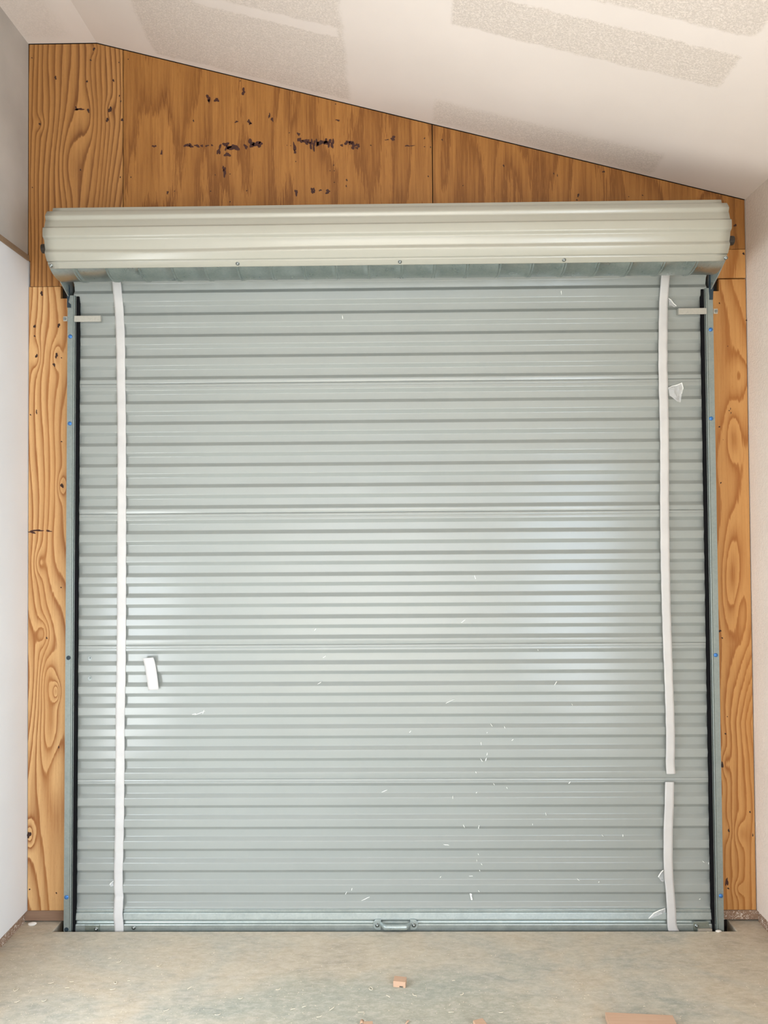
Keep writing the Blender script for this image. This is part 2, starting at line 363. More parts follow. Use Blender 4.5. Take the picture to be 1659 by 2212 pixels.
def blob(bm, x, z, rx, rz, y, mi, seed, n=22, jag=.28):
    r = random.Random(seed)
    ph = [r.uniform(0, 6.28) for _ in range(4)]
    w = lambda t: 1 + jag*(.8*math.sin(2*t+ph[0]) + .6*math.sin(3*t+ph[1]) + .35*math.sin(5*t+ph[2])) + .06*r.uniform(-1, 1)
    v = [bm.verts.new((x+rx*math.cos(t)*q, y, z+rz*math.sin(t)*q)) for t in [2*math.pi*k/n for k in range(n)] for q in [w(t)]]
    f = bm.faces.new(v); f.material_index = mi
    f.normal_update()
    if f.normal.y > 0: f.normal_flip()
def panel(name, x0, x1, z0, z1, field, mat, step, knots=(), smears=(), slope=False, notch=None, y=0.0, thick=.018):
    bm = bmesh.new()
    nx = max(2, int((x1-x0)/step)); nz = max(2, int((z1-z0)/step))
    g = [[bm.verts.new((x0+(x1-x0)*i/nx, y, z0+(z1-z0)*j/nz)) for i in range(nx+1)] for j in range(nz+1)]
    for j in range(nz):
        for i in range(nx): bm.faces.new((g[j][i], g[j][i+1], g[j+1][i+1], g[j+1][i]))
    def cut(co, no):
        geo = bm.verts[:]+bm.edges[:]+bm.faces[:]
        bmesh.ops.bisect_plane(bm, geom=geo, plane_co=co, plane_no=no, clear_outer=True)
    if slope:
        cut((RIDGE, 0, ZF-.003), (-SLOPE, 0, 1))
    if notch:
        nx0, nx1, nz0, nz1 = notch
        bmesh.ops.bisect_plane(bm, geom=bm.verts[:]+bm.edges[:]+bm.faces[:], plane_co=(nx0, 0, 0), plane_no=(1, 0, 0))
        bmesh.ops.bisect_plane(bm, geom=bm.verts[:]+bm.edges[:]+bm.faces[:], plane_co=(nx1, 0, 0), plane_no=(1, 0, 0))
        bmesh.ops.bisect_plane(bm, geom=bm.verts[:]+bm.edges[:]+bm.faces[:], plane_co=(0, 0, nz0), plane_no=(0, 0, 1))
        bmesh.ops.bisect_plane(bm, geom=bm.verts[:]+bm.edges[:]+bm.faces[:], plane_co=(0, 0, nz1), plane_no=(0, 0, 1))
        dl = [f for f in bm.faces if nx0 < f.calc_center_median().x < nx1 and nz0 < f.calc_center_median().z < nz1]
        bmesh.ops.delete(bm, geom=dl, context='FACES')
    bd = [e for e in bm.edges if e.is_boundary]
    ex = bmesh.ops.extrude_edge_only(bm, edges=bd)
    for v in ex['geom']:
        if isinstance(v, bmesh.types.BMVert): v.co.y += thick
    for f in bm.faces: f.normal_update()
    for k, (kx, kz, rx, rz) in enumerate(knots): blob(bm, kx, kz, rx, rz, y-.0005, 1, k*13+5)
    for k, (kx, kz, rx, rz) in enumerate(smears): blob(bm, kx, kz, rx, rz, y-.0004, 2, k*7+3, 22, .4)
    me = bpy.data.meshes.new(name); bm.to_mesh(me); bm.free()
    a = me.attributes.new('growth', 'FLOAT', 'POINT')
    a.data.foreach_set('value', [field(v.co.x, v.co.z) for v in me.vertices])
    return link(name, me, [mat, KNOT, SMEAR], wb_)
nz = lambda x, z, s=0: noise.noise(Vector((x, z, s)))
def bump_(x, z, k, sx, sz, A): return A*math.exp(-((x-k[0])/sx)**2 - ((z-k[1])/sz)**2)
P = lambda px, py: (at(px, py).x, at(px, py).z)
def kn(l): return [(*P(x, y), r*.00178, r*.00178*s) for x, y, r, s in l]

# left strip beside the door
k_ls = kn([(90, 634, 3, 1.5), (75, 705, 2.4, 1.6), (127, 703, 2.8, 1.6), (75, 726, 1.6, 1.4), (79, 769, 2.6, 1.5), (122, 768, 3, 1.8), (117, 788, 2.8, 1.3),
           (133, 773, 1.3, 1), (133, 954, 1.5, 1), (66, 896, 1.6, 1), (79, 890, 1.5, 3), (134, 1049, 3.2, 1.5), (101, 1378, 1.6, 1.4), (127, 1614, 1.7, 1.4),
           (132, 1269, 1.5, 1), (63, 1803, 4.4, 1.5), (64, 1921, 1.5, 1.3), (122, 1929, 1.6, 1.2), (94, 1358, .6, 1)])
cath = [(P(122, 1494), .012, .028, 1.5), (P(93, 1368), .02, .04, -1.2), (P(63, 1803), .018, .04, 1.3), (P(134, 1049), .015, .035, 1.0), (P(110, 1560), .035, .16, 1.6),
        (P(118, 1660), .03, .09, -1.0), (P(122, 768), .016, .04, .9), (P(79, 769), .016, .04, -.9), (P(85, 1215), .018, .04, .9), (P(105, 1470), .03, .07, 1.1)]
def f_ls(x, z):
    v = (x-XL)*34 + 4.6*nz(x*4.2, z*.85, 1.3) + 1.3*nz(x*11, z*2.2, 4.1) + 3.6*nz(x*2, z*1.3, 8.7)
    for k, sx, sz, A in cath: v += bump_(x, z, k, sx*1.15, sz*1.3, A*1.7)
    return v
zs = 2.4515
panel('plywood_panel', XL+.003, -1.19, .047, zs-.0015, f_ls, PLY_A, .005, k_ls, kn([(80, 1146, 11, .22), (105, 1147, 6, .3), (70, 1150, 7, .3)]),
      notch=(at(131, 700).x, -1.15, at(131, 645).z, 3))
# upper left sheet
k_ul = kn([(120, 168, 2.4, 1.5), (188, 176, 2, 1.4), (203, 106, 2.6, 1.3), (196, 130, 1.8, 1), (238, 237, 4, 1.5), (232, 259, 3.2, 1.3), (191, 239, 2.6, 1.8), (86, 268, 2, 1.4),
           (264, 259, 2.4, 1.6), (245, 174, 2, 1.4), (257, 135, 1.3, 1), (69, 125, 1.3, 1), (70, 405, 1.3, 1), (260, 383, 1.6, 1), (174, 367, 1.2, 2), (258, 207, 1.2, 2), (261, 219, 1.2, 2)])
ca2 = [(P(150, 350), .045, .16, 1.9), (P(86, 268), .02, .03, -1.0), (P(238, 237), .02, .04, .9), (P(203, 106), .02, .03, -.8), (P(190, 250), .03, .10, -1.2)]
def f_ul(x, z):
    v = (x-XL)*52 + 4.6*nz(x*3.6, z*.8, 2.2) + .7*nz(x*12, z*3, 5.5) + 2.0*nz(x*1.5, z*1.0, 9.1)
    for k, sx, sz, A in ca2: v += bump_(x, z, k, sx, sz, A)
    return v
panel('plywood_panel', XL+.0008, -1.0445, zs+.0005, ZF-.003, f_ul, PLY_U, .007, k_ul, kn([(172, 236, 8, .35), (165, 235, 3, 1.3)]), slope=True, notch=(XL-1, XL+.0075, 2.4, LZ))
# long middle sheet, weathered with resin smears
sm = []
for x, y, rx, rz in ((404, 314, 4, 3), (412, 315, 3.5, 3), (426, 315, 4, 2.2), (436, 315, 3, 1.5), (447, 315, 3, 1.5), (458, 314, 2, 1.2), (472, 328, 2.5, 5), (475, 318, 2, 5), (488, 312, 4, 4),
                   (489, 320, 2, 4), (491, 334, 4, 4), (505, 319, 7.5, 5.5), (495, 318, 3, 3), (531, 317, 3, 3.5), (543, 310, 5, 6), (553, 311, 6, 4.5), (562, 312, 3.5, 4), (648, 303, 4.5, 3.5), (660, 306, 5, 3.5), (667, 306, 3, 3),
                   (672, 312, 2.5, 7), (678, 315, 2.5, 7), (685, 309, 3, 5), (694, 308, 7, 4), (704, 307, 4, 4), (711, 309, 3, 6), (718, 311, 3, 6), (636, 318, 2, 8), (637, 328, 1.5, 4), (750, 308, 4.5, 3), (758, 308, 3, 3.5), (763, 315, 4, 4.5),
                   (773, 314, 3, 3.5), (771, 320, 2, 2), (738, 314, 3, 1.5), (849, 299, 4, 3.2), (836, 302, 3, .9), (880, 315, 3, 1.6), (890, 315, 4, .8), (484, 364, 2.4, 4), (485, 374, 3, 5), (675, 413, 3, 4), (678, 409, 2, 2.5), (692, 411, 2, 1.6), (708, 414, 4, 3),
                   (640, 416, 3, 4), (450, 212, 3, 5), (468, 216, 3, 4), (452, 218, 1.5, 4), (538, 263, 3, 3), (541, 267, 2, 2), (511, 263, 3, 1.4), (582, 250, 1.5, 4), (588, 258, 1.6, 4), (730, 260, 3, 1.5), (526, 198, 3, 5), (645, 290, 2, 3), (362, 416, 2, 2), (349, 330, 2, 3), (333, 316, 3, 2)):
    sm.append((*P(x, y), rx*.0024, rz*.0024))
k_mid = kn([(418, 261, 1.7, 1.2), (505, 319, 4, .8), (625, 287, 1.2, 1), (620, 314, .9, 1), (628, 315, .9, 1), (721, 357, 1.4, 1), (713, 369, 1, 1), (722, 369, 1.1, 1), (722, 394, 1.2, 1), (749, 389, 1.8, 1.3), (748, 402, 1.4, 1.4), (801, 314, 1.5, 1),
            (925, 381, 1.5, 1), (639, 349, 1.2, 1), (455, 413, 1.2, 1.3), (533, 412, 1.4, 1), (497, 376, 1.2, 1), (465, 378, 1.2, 1), (497, 436, 1.4, 1), (277, 128, 1.2, 1), (283, 383, 1.4, 1), (377, 413, 1.1, 1), (725, 225, 1.2, 1), (519, 175, 1.2, 1), (582, 250, 1, 2), (917, 299, 1.6, 1), (917, 317, 1.2, 1), (930, 318, 1.4, 1), (694, 308, 3.5, .9), (543, 310, 3, 1)])
def f_mid(x, z): return x*2.2 + 1.3*nz(x*6.5, z*1.6, 3.3) + .8*nz(x*16, z*2.2, 7.7) + .9*nz(x*1.4, z*1.6, 1.1)
panel('plywood_panel', -1.0415, .1612, 2.42, 3.4, f_mid, PLY_B, .009, k_mid, sm, slope=True)
# upper right sheet
zr = at(1600, 538.5).z
k_ur = kn([(955, 302, 1.6, 1), (1304, 371, 2.6, .8), (1249, 422, 2, 2), (1388, 422, 1.4, 1), (1588, 487, 3, .9), (1000, 401, 1.2, 1), (1088, 358, 1.6, 1.6), (1358, 425, 1.1, 1), (1246, 432, 1.6, 1), (1196, 375, 1.2, 1.5), (1204, 379, 1, 2.5)])
def f_ur(x, z): return x*2.4 + 2.1*nz(x*6.0, z*2.0, 12.3) + .9*nz(x*15, z*2.6, 17.7) + .9*nz(x*1.7, z*1.6, 21.1)
panel('plywood_panel', .1648, XR-.003, zr+.0008, 3.1, f_ur, PLY_B, .009, k_ur, (), slope=True)
# small filler piece, then the right strip
def f_fill(x, z): return x*3 + 1.2*nz(x*7, z*2, 31.3)
panel('plywood_panel', 1.0, XR-.003, at(1585, 601.5).z+.002, zr-.0008, f_fill, PLY_C, .012, kn([(1606, 548, 2.6, .9), (1560, 575, .8, 1)]), ())
ca3 = [(P(1585, 940), .03, .11, 1.7), (P(1600, 810), .04, .06, -1.0), (P(1567, 1650), .02, .05, 1.5), (P(1600, 1800), .025, .05, 1.4), (P(1572, 1795), .018, .04, -1.0), (P(1596, 1920), .02, .03, 1.2), (P(1580, 1250), .035, .16, 1.8), (P(1605, 1330), .03, .10, -1.2)]
def f_rs(x, z):
    dens = 15 if z > 1.05 else 15 + 26*min(1, (1.05-z)/.3)
    v = (x-1.2)*dens + 1.6*nz(x*5, z*1.6, 42.3) + .7*nz(x*14, z*3.4, 44.1) + 1.2*nz(x*2, z*1.1, 48.7)
    for k, sx, sz, A in ca3: v += bump_(x, z, k, sx, sz, A)
    return v
k_rs = kn([(1554, 655, 1.6, 1), (1554, 922, 1.7, 1), (1557, 1043, 1.6, 1), (1612, 692, 1.5, 1), (1572, 748, .9, 1), (1555, 1363, 3.2, .7), (1560, 1378, 1.7, 1), (1567, 1585, 1.6, 1.3), (1560, 1652, 2, 4), (1574, 1794, 1.8, 1.8), (1620, 1754, 1.8, 1), (1573, 1919, 2, .9),
           (1571, 1548, 1, 1.2), (1626, 1804, 1.3, 2), (1575, 887, 1.2, 1), (1578, 883, .7, 4), (1579, 892, .7, 4)])
panel('plywood_panel', 1.155, XR-.004, .047, at(1585, 601.5).z-.003, f_rs, PLY_C, .005, k_rs, kn([(1570, 1905, 2.5, 4), (1562, 950, .8, .8)]),
      notch=(1.0, at(1554, 700).x, at(1550, 629).z, 3))

# base plates
bm = bmesh.new(); box(bm, (XL-.02, .004, .006), (-1.20, .095, .044)); box(bm, (1.17, .004, .009), (XR+.02, .095, .044))
# the right hand end is crusted with plaster, the left is clean
bb = obj('baseboard_back', bm, [LUMB, SPL]); tag(bb, 'weathered lumber base plate under the plywood', 'baseboard', kind='structure')
for p in bb.data.polygons:
    if p.center.x > 1.0: p.material_index = 1
bm = bmesh.new(); box(bm, (XL-.10, YB, .0), (XL-.010, .003, .044))
tag(obj('baseboard_left', bm, SPL), 'plaster spattered lumber base plate under the white left wall', 'baseboard', kind='structure')
bm = bmesh.new(); box(bm, (XR+.006, dy1, .0), (XR+.10, .003, .044)); box(bm, (XR+.006, YB, .0), (XR+.10, dy0, .044))
tag(obj('baseboard_right', bm, SPL), 'plaster spattered lumber base plate under the cream right wall', 'baseboard', kind='structure')

# ------------------------------------------------------------------ roll-up door
door = empty('roll_up_door', (-.02, -.03, 0))
tag(door, 'pale sage green corrugated steel roll-up door closed down to the floor', 'door')
YC, YR = -.036, -.0225            # crest and recess planes of the curtain
ups = [565, 611, 657, 703, 749, 794.5, 847.8, 893.4, 938.2, 982.9, 1028.1, 1073.9, 1128.1, 1174, 1218.4, 1263.7, 1309.5, 1355.2, 1409.4, 1454.6, 1501.6, 1547.8, 1593.8, 1642,
       1696, 1743, 1789.5, 1836.5, 1882.7, 1930.8]
los = [587, 632.5, 679, 725.7, 771, 817, 869.9, 914.7, 960.3, 1005.5, 1050.7, 1096.1, 1150.7, 1198, 1242.5, 1286.8, 1334, 1377.8, 1432.9, 1479, 1524.4, 1570.8, 1617.3, 1664.7,
       1719.5, 1766, 1812.5, 1859.5, 1906.8, 1954.6]
zu = [at(300, y, -.031).z for y in ups]; zl = [at(300, y, -.031).z for y in los]
seams = [at(300, y, -.036).z for y in (829.2, 1110, 1394, 1683.5)]
def lean(z):     # towards the coil the curtain leaves the wall
    t = max(0, z-2.3)/.15; return -.020*t*t
hs = .0068       # half height of a slope
raw = []         # polyline, top to bottom: (z, y, rounded)
raw.append((zu[0]+.05, YC))
for i, (a, b) in enumerate(zip(zu, zl)):
    for s in seams:
        if i and zl[i-1] > s > a:
            raw += [(s+.0008, YC, 0), (s+.0008, YC+.0055, 0), (s-.0008, YC+.0055, 0), (s-.0008, YC, 0), (s-.0098, YC, 0), (s-.0104, YC+.0016, 0), (s-.0116, YC+.0016, 0), (s-.0122, YC, 0)]
    raw += [(a+hs, YC, 1), (a-hs, YR, 1), (b+hs, YR, 1), (b-hs, YC, 1)]
zend = at(300, 1967, -.036).z
raw.append((zend, YC, 0))
prof = []
for i, p in enumerate(raw):
    if len(p) < 3 or not p[2] or i in (0, len(raw)-1): prof.append((p[0], p[1])); continue
    c = Vector(p[:2]); a = Vector(raw[i-1][:2]); b = Vector(raw[i+1][:2]); d = .0021
    p0 = c + (a-c).normalized()*d; p2 = c + (b-c).normalized()*d
    for k in range(5):
        t = k/4; q = p0*(1-t)**2 + c*2*t*(1-t) + p2*t*t; prof.append((q.x, q.y))
bm = bmesh.new(); CX0, CX1, NXC = -1.216, 1.194, 60
cols = []
for i in range(NXC+1):
    x = CX0 + (CX1-CX0)*i/NXC; cl = []
    for z, y in prof:
        w = .0007*nz(x*2.3, z*9, 3) + .0005*nz(x*6, z*20, 5)
        cl.append(bm.verts.new((x, y + lean(z) + w, z)))
    cols.append(cl)
for i in range(NXC):
    for j in range(len(prof)-1):
        bm.faces.new((cols[i][j], cols[i][j+1], cols[i+1][j+1], cols[i+1][j]))
cur = obj('curtain', bm, PAINT, None, wn=True); rel(cur, door)

# specks of paint and scraped adhesive stuck to the curtain
def ysurf(z):
    for a, b in zip(prof, prof[1:]):
        if a[0] >= z >= b[0]:
            t = 0 if a[0] == b[0] else (a[0]-z)/(a[0]-b[0]); return a[1]+(b[1]-a[1])*t + lean(z)
    return YC + lean(z)
bm = bmesh.new()
for x, y, L, ang in ((1040, 1608, 7, 80), (1052, 1628, 6, 60), (1040, 1642, 9, 110), (1050, 1640, 8, 60), (1028, 1668, 4, 90), (1067, 1694, 5, 100), (1096, 1704, 4, 90), (978, 1722, 5, 70), (1030, 1714, 3, 0), (1002, 1784, 8, 100), (1034, 1786, 9, 70), (1150, 1780, 3, 60),
                    (964, 1824, 12, 165), (1034, 1848, 4, 90), (1030, 1859, 3, 60), (1040, 1866, 4, 100), (1036, 1880, 3, 90), (1018, 1895, 8, 170), (952, 1897, 3, 20), (1018, 1939, 11, 40), (1034, 1924, 4, 100), (972, 1516, 22, 20), (1236, 1522, 3, 90), (1200, 1476, 9, 40), (1162, 1404, 3, 90),
                    (1062, 1567, 7, 110), (1090, 1571, 4, 90), (1052, 1582, 2, 0), (432, 1540, 22, 15), (440, 1537, 10, 60), (420, 1542, 9, 0), (830, 1711, 12, 15), (760, 1920, 6, 60), (748, 1928, 7, 50), (790, 1944, 20, 20), (1303, 1807, 4, 110), (1347, 1807, 4, 60), (1250, 1902, 6, 130), (1294, 1906, 3, 0),
                    (1026, 1247, 9, 95), (1000, 1342, 12, 30), (740, 686, 8, 85), (1211, 634, 9, 85), (680, 1361, 6, 30), (700, 1420, 8, 20), (690, 1476, 9, 15), (1519, 1861, 4, 120), (1530, 1864, 4, 60), (1514, 1945, 3, 0), (1108, 1600, 5, 20), (1230, 1690, 6, 40), (1180, 1760, 5, 80), (886, 1580, 5, 30)):
    c = at(x, y, -.033); a = math.radians(ang); l = L*.00176/2; wdt = .0009 if L != 11 else .0065
    if L == 11: l = .0075
    n = 7
    pts = []
    for k in range(n*2):
        t = 2*math.pi*k/(n*2); u = l*math.cos(t)*(1+.2*rnd.uniform(-1, 1)); v = wdt*math.sin(t)*(1+.3*rnd.uniform(-1, 1)) + wdt*1.2*math.sin(math.cos(t)*2)
        X = c.x + u*math.cos(a) - v*math.sin(a); Z = c.z + u*math.sin(a) + v*math.cos(a)
        pts.append((X, ysurf(Z)-.0016, Z))
    yy = min(p[1] for p in pts)
    f = [bm.verts.new((p[0], min(p[1], yy+.0012), p[2])) for p in pts]; g2 = [bm.verts.new((p[0], p[1]+.0022, p[2])) for p in pts]
    bm.faces.new(f)
    for k in range(len(f)): bm.faces.new((f[k], g2[k], g2[(k+1) % len(f)], f[(k+1) % len(f)]))
pk = obj('paint_specks', bm, SPECK); rel(pk, door); tag(pk, 'white paint specks and scuffs', kind='stuff')

# clear reinforcing patch with two bolts near the left edge
for y in (1423, 1466):
    c = at(193, y, -.028); bm = bmesh.new(); yv = ysurf(c.z)
    cyl(bm, (c.x, yv-.001, c.z), (0, -1, 0), .0082, .002, 20); cyl(bm, (c.x, yv-.004, c.z), (0, -1, 0), .0052, .006, 6); cyl(bm, (c.x, yv-.008, c.z), (0, -1, 0), .0026, .004, 12)
    b = obj('bolt', bm, SCREW, bevel=.0006); rel(b, door)

# coil above the opening
AY, AZ = -.205, 2.5268
KX0, KX1 = -1.199, 1.160
def rad(a):      # corrugated wrap, a in degrees up from the front
    u = ((a-1+18) % 36)-18; u = abs(u)
    t = min(1, max(0, (u-6)/5.5)); t = t*t*(3-2*t)
    r = .1305 - .0105*t
    if a < -44: r = .1305 - .0014*min(1, (-44-a)/2.0)
    return r
pr = []
a = -55.0
while a <= 215: pr.append(a); a += 1.0
bm = bmesh.new(); N = 60; cc = []
for i in range(N+1):
    x = KX0 + (KX1-KX0)*i/N; row = []
    for a in pr:
        aa = a
        if -34 < a < -24: aa = a + 2.0*math.exp(-((x+.75)/.35)**2)          # a shallow dent near the left end
        r = rad(aa) + .0006*nz(x*2.2, a*.06, 2)
        A = math.radians(a); row.append(bm.verts.new((x, AY - r*math.cos(A), AZ + r*math.sin(A))))
    cc.append(row)
for i in range(N):
    for j in range(len(pr)-1): bm.faces.new((cc[i][j], cc[i+1][j], cc[i+1][j+1], cc[i][j+1]))
coil = obj('coil', bm, COILP, None, smooth=True); rel(coil, door); coil['label'] = 'rolled curtain showing its cream outer face'
sd = coil.modifiers.new('s', 'SOLIDIFY'); sd.thickness = .0022; sd.offset = -1
# galvanised underside sheet with swaged ribs
def gr(x):
    return .1242
bm = bmesh.new(); ribs = [at(157+71.1*k, 581, -.277).x for k in range(20)]
xs = sorted(set([KX0-.004+ (KX1-KX0+.008)*i/24 for i in range(25)] + [r+d for r in ribs for d in (-.0075, -.0062, -.0046, -.003, -.0018, 0, .0018, .003, .0046, .0062, .0075)]))
angs = [-49 - 4.0*k for k in range(48)]; cc = []
for x in xs:
    h = 0
    for r in ribs:
        d = abs(x-r); h = max(h, .0030*(math.sin(math.pi*(d-.0018)/.0056) if .0018 < d < .0074 else 0))
    rw = []
    for a in angs:
        A = math.radians(a); r = .1215 + h + .0005*nz(x*5, a*.05, 7); rw.append(bm.verts.new((x, AY-r*math.cos(A), AZ+r*math.sin(A))))
    cc.append(rw)
for i in range(len(xs)-1):
    for j in range(len(angs)-1): bm.faces.new((cc[i][j], cc[i][j+1], cc[i+1][j+1], cc[i+1][j]))
ub = obj('underside_sheet', bm, GALVD, None, smooth=True); rel(ub, door); ub['label'] = 'bare galvanised sheet with swaged ribs under the coil'
# axle and end discs
bm = bmesh.new(); cyl(bm, ((-1.262+1.224)/2, AY, AZ-.006), (1, 0, 0), .0165, 1.262+1.224, 20)
ax = obj('axle', bm, m_plain('dark_axle_steel', srgb(62, 56, 50), .4, .6), bevel=.002); rel(ax, door)
for x in (KX0+.006, KX1-.006):
    bm = bmesh.new(); cyl(bm, (x, AY, AZ), (1, 0, 0), .112, .006, 48); o = obj('end_disc', bm, GALVD); rel(o, door)
for px, py in ((107, 567), (512, 570), (864, 566.5), (1220, 562), (1571, 552)):
    c = at(px, py, -.299); A = math.radians(-49.5)
    nrm = Vector((0, -math.cos(A), math.sin(A))); p = Vector((c.x, AY, AZ)) + nrm*.1285; bm = bmesh.new()
    cyl(bm, p+nrm*.0008, nrm, .0068, .002, 20); bmesh.ops.create_uvsphere(bm, u_segments=16, v_segments=8, radius=.0048, matrix=Matrix.Translation(p+nrm*.0018))
    cyl(bm, p+nrm*.0066, nrm, .0014, .001, 4)
    o = obj('screw', bm, SCREW, smooth=True); rel(o, door)

# bottom bar
bar = [(-.030, zend+.006), (-.040, zend+.005), (-.0405, zend-.003), (-.0385, zend-.0042), (-.0430, zend-.006), (-.0464, .0375), (-.0466, .0345), (-.040, .0300), (-.0385, .0250), (-.0400, .0215), (-.0475, .0185), (-.0485, .0165), (-.0480, -.042), (-.030, -.042)]
bm = bmesh.new(); prism_x(bm, bar, CX0+.004, CX1-.004)
bb_ = obj('bottom_bar', bm, GALV, bevel=.0012); rel(bb_, door)
for f in bb_.data.polygons: f.use_smooth = False
YF = -.0482
for px, py in ((289, 2003.5),):
    c = at(px, py, YF); bm = bmesh.new(); cyl(bm, (c.x, YF-.001, c.z), (0, -1, 0), .0075, .003, 20); bmesh.ops.create_uvsphere(bm, u_segments=14, v_segments=8, radius=.005, matrix=Matrix.Translation((c.x, YF-.002, c.z)))
    o = obj('screw', bm, SCREW, smooth=True); rel(o, door)
def latch(x0, x1, ztop, sx, mirror):
    bm = bmesh.new(); box(bm, (x0, YF-.003, -.03), (x1, YF, ztop)); lp = obj('latch_plate', bm, GALVD, bevel=.0015); rel(lp, door)
    bm = bmesh.new(); z = ztop-.015
    cyl(bm, (sx, YF-.004, z), (0, -1, 0), .0070, .003, 20); bmesh.ops.create_uvsphere(bm, u_segments=14, v_segments=8, radius=.0052, matrix=Matrix.Translation((sx, YF-.005, z)))
    s = obj('screw', bm, SCREW, smooth=True); rel(s, lp); s.matrix_parent_inverse = Matrix(); s.parent = lp
latch(at(184, 2000, YF).x, at(216, 2000, YF).x, at(200, 1997, YF).z, at(208.5, 2002, YF).x, 0)
latch(at(1497, 2000, YF).x, at(1531, 2000, YF).x, at(1510, 1990, YF).z, at(1504, 1995, YF).x, 1)
# small offcut wedged on the sill at the right
# pull handle
hz = at(855, 1996.5, YF).z; hx0, hx1 = at(815, 1997, YF).x, at(894, 1996, YF).x
bm = bmesh.new()
for hx, sg in ((hx0, -1), (hx1, 1)):          # D-shaped end plates, flat side towards the grip
    pl = [(hx - sg*.014, hz-.0195)] + [(hx + sg*.0155*math.cos(t), hz + .0195*math.sin(t)) for t in [-math.pi/2 + math.pi*k/16 for k in range(17)]] + [(hx - sg*.014, hz+.0195)]
    prism_y(bm, pl, YF-.0045, YF)
pth = []; rads = []
for k in range(25):
    t = k/24; x = hx0+.012 + (hx1-hx0-.024)*t; e = math.sin(math.pi*t)
    lift = min(1, math.sin(math.pi*t)*1.9); lift = lift*lift*(3-2*lift)
    pth.append((x, YF-.003-.021*lift, hz+.004 - .002*lift)); rads.append((.0055+.0035*lift, .0070+.0030*lift))
tube(bm, pth, rads, 14)
hp = obj('pull_handle', bm, HANDLE, smooth=False, bevel=.0012); rel(hp, door)
for p in hp.data.polygons: p.use_smooth = True
hp.data.set_sharp_from_angle(angle=math.radians(40))
for hx in (hx0, hx1):
    bm = bmesh.new(); cyl(bm, (hx, YF-.006, hz), (0, -1, 0), .0078, .003, 20); bmesh.ops.create_uvsphere(bm, u_segments=14, v_segments=8, radius=.0058, matrix=Matrix.Translation((hx, YF-.007, hz)))
    s = obj('screw', bm, SCREW, smooth=True, parent=hp)

